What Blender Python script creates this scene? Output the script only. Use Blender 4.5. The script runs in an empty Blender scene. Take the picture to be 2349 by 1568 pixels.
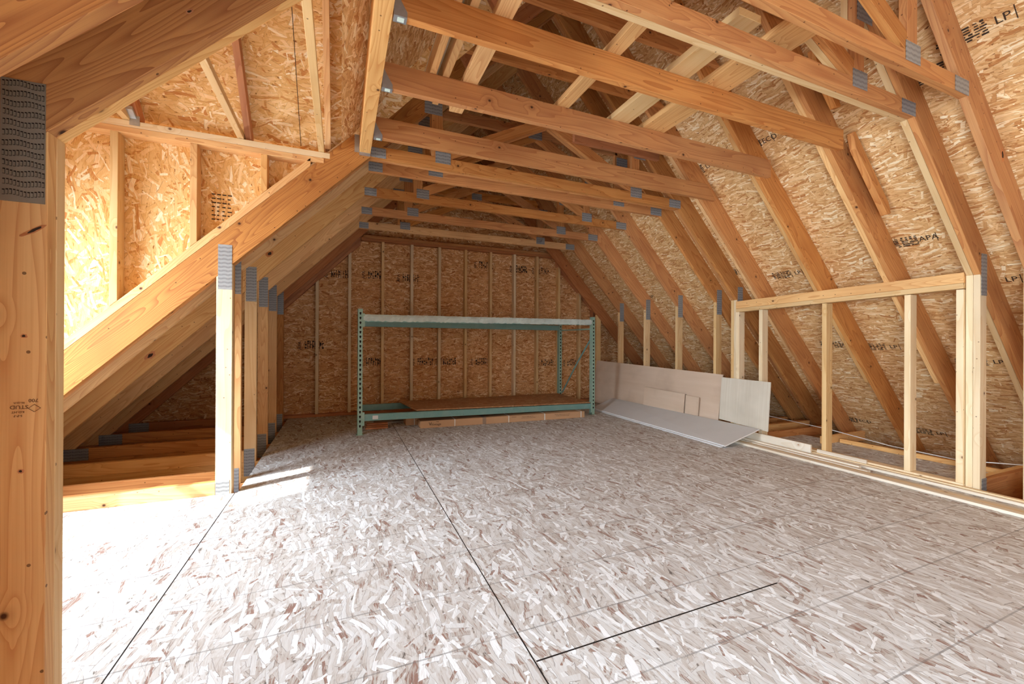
import bpy, bmesh, math, random
from mathutils import Vector, Matrix
random.seed(7)
SC = bpy.context.scene
COL = SC.collection

# ------------------------------------------------------------------ camera
FPX = 945.08
YAW, PITCH, ROLL = math.radians(22.6265), math.radians(0.0868), math.radians(0.2741)
CZ = 1.0068
fw = Vector((math.sin(YAW)*math.cos(PITCH), math.cos(YAW)*math.cos(PITCH), math.sin(PITCH)))
rt = Vector((math.cos(YAW), -math.sin(YAW), 0)); up = rt.cross(fw)
rt2 = rt*math.cos(ROLL) + up*math.sin(ROLL); up2 = -rt*math.sin(ROLL) + up*math.cos(ROLL)
cam_d = bpy.data.cameras.new('camera'); cam = bpy.data.objects.new('camera', cam_d); COL.objects.link(cam)
cam_d.sensor_width = 36.0; cam_d.lens = FPX/2349*36.0; cam_d.clip_start = 0.02
m = Matrix((rt2, up2, -fw)).transposed().to_4x4(); m.translation = (0, 0, CZ); cam.matrix_world = m
SC.camera = cam

# ------------------------------------------------------------------ world, sun, daylight, exposure
w = bpy.data.worlds.new('sky'); SC.world = w; w.use_nodes = True
bg = w.node_tree.nodes['Background']; bg.inputs[0].default_value = (0.80, 0.90, 1.0, 1); bg.inputs[1].default_value = 1.0
def lamp(name, kind, energy, color, loc, direction, size=None, size_y=None, angle=None, spread=None):
    d = bpy.data.lights.new(name, kind); d.energy = energy; d.color = color
    if kind == 'AREA':
        d.shape = 'RECTANGLE'; d.size = size; d.size_y = size_y
    if angle is not None: d.angle = angle
    if spread: d.spread = math.radians(spread)
    o = bpy.data.objects.new(name, d); COL.objects.link(o); o.location = loc
    o.rotation_euler = Vector(direction).to_track_quat('-Z', 'Y').to_euler()
    return o
SUN = Vector((1.0, 0.46, -0.84))
lamp('sun', 'SUN', 8.0, (1.0, 0.97, 0.92), (-6, -2, 6), SUN, angle=0.009)
# daylight coming in through the dormer window and the gable window behind the camera; the lamp at the recess is added fill
lamp('dormer_window_daylight', 'AREA', 104.0, (0.76, 0.88, 1.0), (-2.46, 2.33, 1.40), (1, 0.0, -0.55), 1.15, 0.70, spread=140)
lamp('added_recess_fill', 'AREA', 125.0, (0.76, 0.88, 1.0), (-0.665, -0.75, 0.86), (1, 0.0, -0.30), 0.90, 1.40, spread=150)  # fill lamp added in an invented opening to brighten the room
lamp('gable_window_daylight', 'AREA', 14.0, (0.78, 0.89, 1.0), (1.75, -3.90, 1.35), (0, 1, -0.10), 3.4, 1.5)
SC.view_settings.view_transform = 'Standard'; SC.view_settings.look = 'None'
SC.view_settings.gamma = 1.0; SC.view_settings.use_curve_mapping = False
SC.view_settings.exposure = 0.32
SC.cycles.max_bounces = 7; SC.cycles.diffuse_bounces = 4; SC.cycles.glossy_bounces = 2; SC.cycles.use_denoising = True
SC.cycles.use_adaptive_sampling = True; SC.cycles.adaptive_threshold = 0.06; SC.cycles.adaptive_min_samples = 12

# ------------------------------------------------------------------ dimensions (metres)
T = 0.038
XL, XR, ZK, ZC, CL, CR = -0.6621, 4.03, 1.5193, 2.384, 0.1994, 3.1997
YM, YN, YA, YB, YC, YD, YE, YF, YG = 1.136, 1.365, 3.2346, 3.5065, 4.1021, 4.7103, 5.3088, 5.93, 6.0914
SL = (ZC-ZK)/(CL-XL); SR = (ZC-1.49)/(XR-CR)
HL, HR = 0.262, 0.262*math.sqrt(1+SR*SR)/math.sqrt(2)
lowL = lambda x: ZK+(x-XL)*SL
lowR = lambda x: ZC-(x-CR)*SR
xl = lambda z: XL+(z-ZK)/SL            # inner line of the left chord at height z
xr = lambda z: CR+(ZC-z)/SR
topL = lambda x: lowL(x)+HL
topR = lambda x: lowR(x)+HR
XRD = (ZC+HR+CR*SR-(ZK+HL-XL*SL))/(SL+SR); ZRD = topL(XRD)     # ridge
XIN = (ZC+CR*SR-(ZK-XL*SL))/(SL+SR); ZIN = lowL(XIN)
ZCH = -0.02
DX0 = -2.5                              # dormer front wall

# ------------------------------------------------------------------ materials
def nt(name):
    mt = bpy.data.materials.new(name); mt.use_nodes = True; t = mt.node_tree
    b = t.nodes['Principled BSDF']; return mt, t, b
class NB:
    def __init__(s, t): s.t = t
    def n(s, kind, **k):
        nd = s.t.nodes.new(kind)
        for a, v in k.items(): setattr(nd, a, v)
        return nd
    def l(s, a, b): s.t.links.new(a, b)
    def val(s, sock, v):
        if isinstance(v, bpy.types.NodeSocket): s.l(v, sock)
        else: sock.default_value = v
    def math(s, op, a, b=0.0, c=None, clamp=False):
        nd = s.n('ShaderNodeMath', operation=op, use_clamp=clamp); s.val(nd.inputs[0], a); s.val(nd.inputs[1], b)
        if c is not None: s.val(nd.inputs[2], c)
        return nd.outputs[0]
    def vmath(s, op, a, b=(0,0,0)):
        nd = s.n('ShaderNodeVectorMath', operation=op); s.val(nd.inputs[0], a); s.val(nd.inputs[1], b); return nd.outputs[0]
    def mix(s, f, a, b, blend='MIX'):
        nd = s.n('ShaderNodeMix', data_type='RGBA', blend_type=blend, clamp_factor=True)
        s.val(nd.inputs[0], f); s.val(nd.inputs[6], a); s.val(nd.inputs[7], b); return nd.outputs[2]
    def ramp(s, f, stops, interp='LINEAR'):
        nd = s.n('ShaderNodeValToRGB'); cr = nd.color_ramp; cr.interpolation = interp
        while len(cr.elements) > 1: cr.elements.remove(cr.elements[-1])
        cr.elements[0].position = stops[0][0]; cr.elements[0].color = (*stops[0][1], 1)
        for p, c in stops[1:]:
            e = cr.elements.new(p); e.color = (*c, 1)
        s.val(nd.inputs[0], f); return nd.outputs[0]
    def noise(s, vec, scale, detail=2.0, rough=0.5, dim='3D', color=False):
        nd = s.n('ShaderNodeTexNoise', noise_dimensions=dim); s.val(nd.inputs['Vector'], vec)
        nd.inputs['Scale'].default_value = scale; nd.inputs['Detail'].default_value = detail; nd.inputs['Roughness'].default_value = rough
        return nd.outputs[1 if color else 0]
def srgb(r, g, b):
    f = lambda c: (c/255/12.92) if c/255 <= .04045 else ((c/255+.055)/1.055)**2.4
    return (f(r), f(g), f(b))

def mat_lumber(name, light, dark, knot, ring=1.0, rough=0.62):
    mt, t, b = nt(name); q = NB(t)
    uv = q.n('ShaderNodeUVMap').outputs[0]; oi = q.n('ShaderNodeObjectInfo').outputs['Random']
    off = q.n('ShaderNodeCombineXYZ'); q.l(q.math('MULTIPLY', oi, 37.0), off.inputs[0]); q.l(q.math('MULTIPLY', oi, 91.0), off.inputs[1])
    v0 = q.vmath('ADD', uv, off.outputs[0])
    # knots: sparse cells
    vs = q.vmath('MULTIPLY', v0, (1.0, 1.15, 1.0))
    vor = q.n('ShaderNodeTexVoronoi', voronoi_dimensions='2D', feature='F1'); q.l(vs, vor.inputs['Vector']); vor.inputs['Scale'].default_value = 3.1
    d = vor.outputs['Distance']; sep = q.n('ShaderNodeSeparateColor'); q.l(vor.outputs['Color'], sep.inputs[0])
    has = q.math('GREATER_THAN', sep.outputs[0], 0.55)
    near = q.math('MULTIPLY', q.math('SUBTRACT', 1.0, q.math('MULTIPLY', d, 5.0), clamp=True), has)
    # growth rings: slow field across the board, bent round knots
    vst = q.vmath('MULTIPLY', v0, (0.45, 5.0, 1.0))
    n1 = q.noise(vst, 1.0, 2.0, 0.45, '2D')
    field = q.math('ADD', q.math('MULTIPLY', n1, 16.0*ring), q.math('MULTIPLY', near, 1.7))
    saw = q.math('FRACT', field)
    ringv = q.math('POWER', saw, 2.4)
    fine = q.noise(q.vmath('MULTIPLY', v0, (2.0, 160.0, 1.0)), 1.0, 2.0, 0.6, '2D')
    c = q.mix(q.math('MULTIPLY', ringv, 0.75), (*light, 1), (*dark, 1))
    c = q.mix(q.math('MULTIPLY', q.math('SUBTRACT', fine, 0.45, clamp=True), 1.1), c, (*dark, 1))
    blot = q.noise(v0, 1.6, 3.0, 0.5, '2D')
    c = q.mix(q.math('MULTIPLY', q.math('SUBTRACT', blot, 0.42, clamp=True), 1.2), c, (*[x*0.80 for x in dark], 1))
    core = q.math('SUBTRACT', 1.0, q.math('MULTIPLY', d, 26.0), clamp=True)
    small = q.math('MULTIPLY', q.math('MULTIPLY', core, has), 1.6, clamp=True)
    halo = q.math('MULTIPLY', q.math('MULTIPLY', q.math('SUBTRACT', 1.0, q.math('MULTIPLY', d, 11.0), clamp=True), has), 0.45)
    c = q.mix(halo, c, (*[x*0.62 for x in dark], 1))
    c = q.mix(small, c, (*knot, 1))
    # nail / stain specks
    v2 = q.n('ShaderNodeTexVoronoi', voronoi_dimensions='2D', feature='F1'); q.l(v0, v2.inputs['Vector']); v2.inputs['Scale'].default_value = 9.0
    s2 = q.n('ShaderNodeSeparateColor'); q.l(v2.outputs['Color'], s2.inputs[0])
    spk = q.math('MULTIPLY', q.math('LESS_THAN', v2.outputs['Distance'], 0.035), q.math('GREATER_THAN', s2.outputs[1], 0.62))
    c = q.mix(q.math('MULTIPLY', spk, 0.75), c, (*knot, 1))
    hsv = q.n('ShaderNodeHueSaturation'); q.l(c, hsv.inputs['Color'])
    q.l(q.math('ADD', 0.86, q.math('MULTIPLY', q.math('FRACT', q.math('MULTIPLY', oi, 13.7)), 0.26)), hsv.inputs['Value'])
    q.l(q.math('ADD', 0.90, q.math('MULTIPLY', q.math('FRACT', q.math('MULTIPLY', oi, 5.3)), 0.10)), hsv.inputs['Saturation'])
    q.l(hsv.outputs[0], b.inputs['Base Color']); b.inputs['Roughness'].default_value = rough
    b.inputs['Specular IOR Level'].default_value = 0.25
    bp = q.n('ShaderNodeBump'); bp.inputs['Strength'].default_value = 0.12; bp.inputs['Distance'].default_value = 0.002
    q.l(fine, bp.inputs['Height']); q.l(bp.outputs[0], b.inputs['Normal'])
    return mt

def mat_osb(name, base, tones, dark, rot=0.5, size=1.0, warm=(0.5, 0.3, 0.15), contrast=1.0, lines=None, stops=(0.02, 0.14, 0.38, 0.60, 0.82, 0.97)):
    """oriented strand board: stacked layers of rectangular strands; U of the UV map is the strand direction, in metres"""
    mt, t, b = nt(name); q = NB(t)
    uv = q.n('ShaderNodeUVMap').outputs[0]
    lo = q.vmath('MULTIPLY', q.vmath('SUBTRACT', q.noise(uv, 4.0/size, 1.0, 0.5, '2D', color=True), (0.5, 0.5, 0.5)), (0.07*size, 0.07*size, 0))
    hi = q.vmath('MULTIPLY', q.vmath('SUBTRACT', q.noise(uv, 70.0/size, 1.0, 0.6, '2D', color=True), (0.5, 0.5, 0.5)), (0.0035*size, 0.0035*size, 0))
    p = q.vmath('ADD', q.vmath('ADD', uv, lo), hi)
    fl = q.noise(q.vmath('MULTIPLY', p, (16, 70, 1)), 1.0/size, 3.0, 0.7, '2D')
    col = q.ramp(fl, [(0.30, dark), (0.37, base), (0.47, tones[0]), (0.60, tones[1])])
    streak = q.noise(q.vmath('MULTIPLY', p, (22, 240, 1)), 1.0, 1.0, 0.6, '2D')
    #          angle  length  width  presence
    layers = [(-1.15, 0.075, 0.024, 0.45), (0.75, 0.085, 0.026, 0.45), (-0.50, 0.10, 0.028, 0.45), (0.28, 0.11, 0.024, 0.45), (-0.08, 0.12, 0.026, 0.42), (1.35, 0.07, 0.030, 0.16), (-0.30, 0.10, 0.034, 0.24), (0.45, 0.09, 0.022, 0.26), (-0.85, 0.045, 0.016, 0.14), (0.12, 0.14, 0.018, 0.20)]
    for i, (an, L, Wd, pres) in enumerate(layers):
        an *= rot*1.6 if abs(an) < 1 else 1.0; L *= size; Wd *= size
        ca, sa = math.cos(an), math.sin(an)
        sx = q.n('ShaderNodeSeparateXYZ'); q.l(p, sx.inputs[0])
        rx = q.math('ADD', q.math('MULTIPLY', sx.outputs[0], ca/L), q.math('MULTIPLY', sx.outputs[1], sa/L))
        ry = q.math('ADD', q.math('MULTIPLY', sx.outputs[1], ca/Wd), q.math('MULTIPLY', sx.outputs[0], -sa/Wd))
        row = q.math('FLOOR', ry)
        w1 = q.n('ShaderNodeTexWhiteNoise', noise_dimensions='1D'); q.l(q.math('ADD', row, i*31.7), w1.inputs['W'])
        cx = q.math('ADD', rx, q.math('MULTIPLY', w1.outputs['Value'], 9.0)); colm = q.math('FLOOR', cx)
        cv = q.n('ShaderNodeCombineXYZ'); q.l(colm, cv.inputs[0]); q.l(row, cv.inputs[1]); cv.inputs[2].default_value = i*7.3
        w2 = q.n('ShaderNodeTexWhiteNoise', noise_dimensions='3D'); q.l(cv.outputs[0], w2.inputs['Vector'])
        sc = q.n('ShaderNodeSeparateColor'); q.l(w2.outputs['Color'], sc.inputs[0]); R_, G_, B_ = sc.outputs
        fx = q.math('SUBTRACT', q.math('SUBTRACT', cx, colm), 0.5); fy = q.math('SUBTRACT', q.math('SUBTRACT', ry, row), 0.5)
        # skew each strand a little so that the rows never line up
        fy = q.math('ADD', fy, q.math('MULTIPLY', fx, q.math('MULTIPLY', q.math('SUBTRACT', G_, 0.5), 0.9)))
        mx = q.math('DIVIDE', q.math('ABSOLUTE', fx), q.math('ADD', 0.28, q.math('MULTIPLY', G_, 0.22)))
        my = q.math('DIVIDE', q.math('ABSOLUTE', fy), q.math('ADD', 0.12, q.math('MULTIPLY', B_, 0.30)))
        mm_ = q.math('MAXIMUM', mx, my)
        mask = q.math('MULTIPLY', q.math('LESS_THAN', mm_, 1.0), q.math('LESS_THAN', R_, pres))
        tone = q.math('ADD', q.math('FRACT', q.math('MULTIPLY', R_, 53.0/pres)), q.math('MULTIPLY', q.math('SUBTRACT', streak, 0.5), 0.55))
        cc = q.ramp(tone, list(zip(stops, (warm, base)+tuple(tones))))
        edge_shadow = q.math('MULTIPLY', q.math('SUBTRACT', my, 0.78, clamp=True), 3.4*contrast, clamp=True)  # dark line along one side of each strand paints its edge shadow
        edge_shadow = q.math('MULTIPLY', edge_shadow, q.math('GREATER_THAN', fy, 0.0))
        cc = q.mix(edge_shadow, cc, (*dark, 1))
        col = q.mix(mask, col, cc)
    if lines:   # printed guide lines across the panel: (axis, spacing, offset, width, colour, strength)
        s = q.n('ShaderNodeSeparateXYZ'); q.l(uv, s.inputs[0])
        for (axis, sp, of, wd, lc, st) in lines:
            a = q.math('FRACT', q.math('DIVIDE', q.math('ADD', s.outputs[axis], 100*sp-of), sp))
            on = q.math('LESS_THAN', a, wd/sp)
            brk = q.math('MULTIPLY', q.noise(uv, 7.0, 3.0, 0.6, '2D'), st*2, clamp=True)
            col = q.mix(q.math('MULTIPLY', on, brk), col, (*lc, 1))
    q.l(col, b.inputs['Base Color']); b.inputs['Roughness'].default_value = 0.72; b.inputs['Specular IOR Level'].default_value = 0.2
    return mt

def mat_plain(name, col, rough=0.6, metal=0.0, var=0.12, scale=20.0, spec=0.3):
    mt, t, b = nt(name); q = NB(t); tc = q.n('ShaderNodeTexCoord').outputs['Object']
    n = q.noise(tc, scale, 4.0, 0.6)
    c = q.mix(n, (*[max(0, x*(1-var)) for x in col], 1), (*[min(1, x*(1+var)) for x in col], 1))
    q.l(c, b.inputs['Base Color']); b.inputs['Roughness'].default_value = rough; b.inputs['Metallic'].default_value = metal
    b.inputs['Specular IOR Level'].default_value = spec
    return mt

def mat_plate(name, light, dark):
    """punched truss connector plate: rows of slots with raised teeth"""
    mt, t, b = nt(name); q = NB(t); uv = q.n('ShaderNodeUVMap').outputs[0]
    s = q.n('ShaderNodeSeparateXYZ'); q.l(uv, s.inputs[0])
    u = q.math('DIVIDE', s.outputs[0], 0.0254); v = q.math('DIVIDE', s.outputs[1], 0.0066)
    shift = q.math('MULTIPLY', q.math('SINE', q.math('MULTIPLY', s.outputs[1], 160.0)), 0.07)
    fu = q.math('FRACT', q.math('ADD', u, shift)); fv = q.math('FRACT', v)
    slot = q.math('MULTIPLY', q.math('LESS_THAN', q.math('ABSOLUTE', q.math('SUBTRACT', fu, 0.5)), 0.24), q.math('LESS_THAN', q.math('ABSOLUTE', q.math('SUBTRACT', fv, 0.5)), 0.20))
    lip = q.math('MULTIPLY', q.math('LESS_THAN', q.math('ABSOLUTE', q.math('SUBTRACT', fu, 0.5)), 0.30), q.math('LESS_THAN', q.math('ABSOLUTE', q.math('SUBTRACT', fv, 0.62)), 0.22))
    n = q.noise(uv, 30.0, 3.0)
    c = q.mix(n, (*[x*0.82 for x in light], 1), (*light, 1))
    c = q.mix(q.math('MULTIPLY', lip, 0.35), c, (*[min(1, x*1.5) for x in light], 1))
    c = q.mix(q.math('MULTIPLY', slot, 0.85), c, (*dark, 1))
    q.l(c, b.inputs['Base Color']); b.inputs['Metallic'].default_value = 0.15; b.inputs['Roughness'].default_value = 0.45
    bp = q.n('ShaderNodeBump'); bp.inputs['Strength'].default_value = 0.5; bp.inputs['Distance'].default_value = 0.003; bp.invert = True
    q.l(slot, bp.inputs['Height']); q.l(bp.outputs[0], b.inputs['Normal'])
    return mt

M = {}
M['pine'] = mat_lumber('yellow pine lumber', srgb(238,190,122), srgb(210,142,74), srgb(84,46,22), ring=1.5)
M['fir'] = mat_lumber('orange fir lumber', srgb(216,150,80), srgb(180,104,44), srgb(80,44,22))
M['spruce'] = mat_lumber('pale spruce lumber', srgb(238,202,144), srgb(222,172,106), srgb(110,70,40), ring=0.6)
M['red'] = mat_lumber('reddish fir lumber', srgb(204,134,80), srgb(176,102,54), srgb(80,40,24), ring=0.7)
M['pale'] = mat_lumber('pale whitewood', srgb(244,222,182), srgb(230,198,148), srgb(130,90,60), ring=0.5)
M['trim'] = mat_lumber('cream trim wood', srgb(238,228,210), srgb(224,206,178), srgb(190,150,110), ring=0.4)
M['osb_wall'] = mat_osb('wall strand board', srgb(196,138,86), [srgb(212,156,102), srgb(224,172,118), srgb(234,188,138), srgb(248,220,176)], srgb(100,54,28), rot=0.55, warm=srgb(172,104,54))
M['osb_roof'] = mat_osb('roof strand board', srgb(204,152,96), [srgb(216,168,112), srgb(228,186,132), srgb(238,202,152), srgb(248,228,190)], srgb(112,66,34), rot=0.35, warm=srgb(184,122,70))
M['osb_dormer'] = mat_osb('dormer strand board', srgb(220,168,100), [srgb(228,180,116), srgb(236,194,134), srgb(244,206,154), srgb(250,230,194)], srgb(136,82,38), rot=0.9, size=1.15, warm=srgb(200,132,72))
M['osb_floor'] = mat_osb('weathered floor strand board', srgb(180,172,164), [srgb(199,195,190), srgb(210,210,208), srgb(220,222,222), srgb(238,242,244)], srgb(112,104,98), rot=0.5, size=1.25, warm=srgb(150,120,108),
    lines=[(0, 0.3048, 0.10, 0.006, srgb(122,120,118), 0.5)], stops=(-0.03, 0.08, 0.28, 0.52, 0.76, 0.95), contrast=1.2)
M['grain'] = mat_lumber('coarse grained fir lumber', srgb(214,146,66), srgb(158,84,28), srgb(70,38,18), ring=2.3)
M['steel'] = mat_plain('galvanised steel', srgb(190,196,200), 0.4, 0.7, 0.15, 60)
M['plate'] = mat_plate('nail plate steel', srgb(164,168,170), srgb(46,44,44))
M['ink'] = mat_plain('stamp ink', srgb(62,44,32), 0.8, 0, 0.2, 50)
M['inklight'] = mat_plain('faded stamp ink', srgb(112,74,48), 0.8, 0, 0.3, 50)
M['dark'] = mat_plain('dark gap', srgb(30,22,18), 0.9)

# ------------------------------------------------------------------ mesh helpers
def uv_faces(bm, grain, seed=None):
    g = Vector(grain).normalized(); uvl = bm.loops.layers.uv.verify()
    r = random.Random(seed if seed is not None else random.random()); ou, ov = r.uniform(0, 9), r.uniform(0, 9)
    bm.normal_update()
    for f in bm.faces:
        n = f.normal; wv = n.cross(g)
        if wv.length < 0.35:
            a = n.orthogonal().normalized(); bb = n.cross(a)
            for lp in f.loops: p = lp.vert.co; lp[uvl].uv = (p.dot(a)*0.2+ou, p.dot(bb)+ov)
        else:
            wv.normalize(); gg = wv.cross(n).normalized(); k = round(n.x*3+n.y*5+n.z*7)*0.31
            for lp in f.loops: p = lp.vert.co; lp[uvl].uv = (p.dot(gg)+ou, p.dot(wv)+ov+k)
def finish(bm, name, mat, parent=None, grain=(1,0,0), bevel=0.0015, seed=None, **props):
    if bevel:
        bmesh.ops.bevel(bm, geom=[e for e in bm.edges], offset=bevel, offset_type='OFFSET', segments=1, profile=0.5, affect='EDGES', clamp_overlap=True)
    bmesh.ops.recalc_face_normals(bm, faces=bm.faces)
    uv_faces(bm, grain, seed)
    me = bpy.data.meshes.new(name); bm.to_mesh(me); bm.free(); me.materials.append(mat)
    o = bpy.data.objects.new(name, me); COL.objects.link(o)
    if parent is not None: o.parent = parent
    for k, v in props.items(): o[k] = v
    return o
def prism_bm(pts, axis, a, b, bm=None):
    """polygon pts in the plane normal to axis, extruded from a to b along it. axis 'y': pts are (x,z); 'x': (y,z); 'z': (x,y)"""
    bm = bm or bmesh.new()
    mk = {'y': lambda p, t: (p[0], t, p[1]), 'x': lambda p, t: (t, p[0], p[1]), 'z': lambda p, t: (p[0], p[1], t)}[axis]
    A = [bm.verts.new(mk(p, a)) for p in pts]; B = [bm.verts.new(mk(p, b)) for p in pts]
    bm.faces.new(A); bm.faces.new(B[::-1])
    for i in range(len(pts)): bm.faces.new((A[i], B[i], B[(i+1) % len(pts)], A[(i+1) % len(pts)]))
    return bm
def box_bm(x0, x1, y0, y1, z0, z1, bm=None):
    return prism_bm([(x0, z0), (x1, z0), (x1, z1), (x0, z1)], 'y', y0, y1, bm)
def beam_bm(p0, p1, w_, t_, side=(0,0,1), bm=None):
    """rectangular bar from p0 to p1; width along `side` (made perpendicular), thickness across"""
    bm = bm or bmesh.new(); p0, p1 = Vector(p0), Vector(p1); d = (p1-p0).normalized()
    s = Vector(side); s = (s-d*s.dot(d)).normalized(); n = d.cross(s)
    V = [[bm.verts.new(p+s*(w_/2*i)+n*(t_/2*j)) for i, j in ((-1,-1),(1,-1),(1,1),(-1,1))] for p in (p0, p1)]
    bm.faces.new(V[0][::-1]); bm.faces.new(V[1])
    for i in range(4): bm.faces.new((V[0][i], V[0][(i+1) % 4], V[1][(i+1) % 4], V[1][i]))
    return bm
def tube_bm(pts, r, seg=8, bm=None):
    bm = bm or bmesh.new(); rings = []
    for i, p in enumerate(pts):
        p = Vector(p); d = (Vector(pts[min(i+1, len(pts)-1)])-Vector(pts[max(i-1, 0)])).normalized()
        a = d.orthogonal().normalized(); 
        if rings: a = (pa-d*pa.dot(d)).normalized()
        pa = a; bb = d.cross(a)
        rings.append([bm.verts.new(p+a*(r*math.cos(2*math.pi*k/seg))+bb*(r*math.sin(2*math.pi*k/seg))) for k in range(seg)])
    for A, B in zip(rings, rings[1:]):
        for k in range(seg): bm.faces.new((A[k], A[(k+1) % seg], B[(k+1) % seg], B[k]))
    bm.faces.new(rings[0][::-1]); bm.faces.new(rings[-1]); return bm
def empty(name, loc, label, cat, group=None):
    o = bpy.data.objects.new(name, None); COL.objects.link(o); o.location = loc; o.empty_display_size = 0.1
    o['label'] = label; o['category'] = cat
    if group: o['group'] = group
    return o
def tag(o, label, cat, group=None):
    o['label'] = label; o['category'] = cat
    if group: o['group'] = group
    return o
def struct(o): o['kind'] = 'structure'; return o
def local(o, parent):
    """parent a mesh that was built in world coordinates under an Empty that stands elsewhere"""
    o.parent = parent; o.matrix_parent_inverse = Matrix.Translation(-parent.location); return o
def text_mesh(s, size, mat, origin, xdir, ydir, name, parent, extrude=0.0006):
    cu = bpy.data.curves.new('t', 'FONT'); cu.body = s; cu.size = size; cu.align_x = 'CENTER'; cu.align_y = 'CENTER'; cu.extrude = extrude; cu.resolution_u = 2
    to = bpy.data.objects.new('t', cu); COL.objects.link(to); bpy.context.view_layer.update()
    me = bpy.data.meshes.new_from_object(to.evaluated_get(bpy.context.evaluated_depsgraph_get()))
    bpy.data.objects.remove(to); bpy.data.curves.remove(cu)
    me.name = name; me.materials.clear(); me.materials.append(mat)
    X, Y = Vector(xdir).normalized(), Vector(ydir).normalized(); Z = X.cross(Y)
    mm = Matrix((X, Y, Z)).transposed().to_4x4(); mm.translation = Vector(origin); me.transform(mm)
    o = bpy.data.objects.new(name, me); COL.objects.link(o)
    if parent is not None: local(o, parent)
    return o

# ------------------------------------------------------------------ setting: floor, roof, walls
FX0, FX1 = XL+0.035, 5.05
fl_pts = [(FX0, -4.0), (FX0, YN+0.08), (DX0, YN+0.08), (DX0, YA-0.002), (FX0, YA-0.002), (FX0, YG), (XR-0.03, YG), (XR-0.03, YA), (4.76, YA-0.0), (4.76, YN+0.09), (XR-0.03, YN+0.09), (XR-0.03, -4.0)]
fl = struct(finish(prism_bm(fl_pts, 'z', -0.018, 0.0), 'floor', M['osb_floor'], None, grain=(0,1,0), bevel=0, seed=3))
# seams between the floor panels: narrow grooves filled with shadow
sb = bmesh.new()
def groove(x0, y0, x1, y1, w_=0.004): beam_bm((x0, y0, 0.0003), (x1, y1, 0.0003), 0.0008, w_, (0,0,1), sb)
groove(-0.642, -2, -0.642, YA); groove(0.572, -3, 0.572, 1.17); groove(0.572, 1.17, 0.598, YG-0.05); groove(0.577, 1.172, 1.704, 1.172, 0.005); 
struct(finish(sb, 'trim_1', M['dark'], fl, bevel=0))
# ceiling of the storey below, seen between the truss chords
struct(finish(box_bm(-2.7, 6.0, -4.0, 6.3, -0.29, -0.275), 'floor_below', M['osb_wall'], None, bevel=0))
# roof sheathing (two slopes, the dormer opening cut out of the left one)
TH = 0.014
def slope(pts, name, mat, left=True):
    bm = bmesh.new(); f = topL if left else topR
    A = [bm.verts.new((x, y, f(x)+0.001)) for x, y in pts]; B = [bm.verts.new((x, y, f(x)+0.001+TH*1.42)) for x, y in pts]
    bm.faces.new(A); bm.faces.new(B[::-1])
    for i in range(len(pts)): bm.faces.new((A[i], B[i], B[(i+1) % len(pts)], A[(i+1) % len(pts)]))
    return struct(finish(bm, name, mat, None, grain=(0,1,0), bevel=0, seed=5))
slope([(0.0, YN), (0.0, YA+0.02), (-2.7, YA+0.02), (-2.7, 6.35), (XRD, 6.35), (XRD, -4.1), (-2.7, -4.1), (-2.7, -1.6), (-0.70, -1.6), (-0.70, 0.1), (-2.7, 0.1), (-2.7, YN)], 'ceiling_left', M['osb_roof'])  # rear notch is cut for the added recess
roof_r = slope([(XRD, -4.1), (XRD, 6.35), (6.1, 6.35), (6.1, -4.1)], 'ceiling_right', M['osb_roof'], False)
# gable wall at the far end
gp = [(-2.7, -0.3), (6.1, -0.3), (6.1, topR(6.1)), (XRD, ZRD), (-2.7, topL(-2.7))]
gp = [(-2.75, -0.3), (6.0, -0.3), (6.0, 0.0), (XRD, ZRD), (-2.75, 0.0)]
gable = struct(finish(prism_bm([(-2.5, -0.3), (5.9, -0.3), ((ZC+HR+CR*SR)/SR+0.0, 0.0), (XRD, ZRD), (XL-(ZK+HL)/SL, 0.0)], 'y', YG+0.09, YG+0.105), 'wall_back', M['osb_wall'], None, grain=(1,0,0), bevel=0, seed=8))
# near gable, behind the camera, with its wide window opening
def holed_wall_x(name, x0, x1, z0, z1, hx0, hx1, hz0, hz1, y, th, mat, top=None):
    bm = bmesh.new()
    for a, b_, c_, d_ in ((x0, hx0, z0, z1), (hx1, x1, z0, z1), (hx0, hx1, z0, hz0), (hx0, hx1, hz1, z1)): box_bm(a, b_, y, y+th, c_, d_, bm)
    return struct(finish(bm, name, mat, None, bevel=0))
holed_wall_x('wall_front', -2.7, 6.1, -0.3, 4.3, 0.0, 3.5, 0.55, 2.2, -4.05, 0.05, M['osb_wall'])
# invented window recess behind the camera, unseen, added to hold the fill lamp
bm = bmesh.new()
for y0, y1, z0, z1 in ((-1.6, -1.47, 0, 1.48), (-0.03, 0.1, 0, 1.48), (-1.47, -0.03, 0, 0.36), (-1.47, -0.03, 1.36, 1.48)): box_bm(-0.72, -0.68, y0, y1, z0, z1, bm)
prism_bm([(-0.72, 1.48), (-0.68, 1.48), (-0.68, topL(-0.68)), (-0.72, topL(-0.72))], 'y', -1.6, 0.1, bm)
for y0 in (-1.64, 0.1): prism_bm([(-2.70, -0.3), (-0.68, -0.3), (-0.68, topL(-0.68)+0.02), (-2.45, 0.0), (-2.70, 0.0)], 'y', y0, y0+0.04, bm)  # unseen side cheeks added to stop sun leaking past the recess
struct(finish(bm, 'wall_added_recess', M['osb_wall'], None, grain=(0,1,0), bevel=0))
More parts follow.
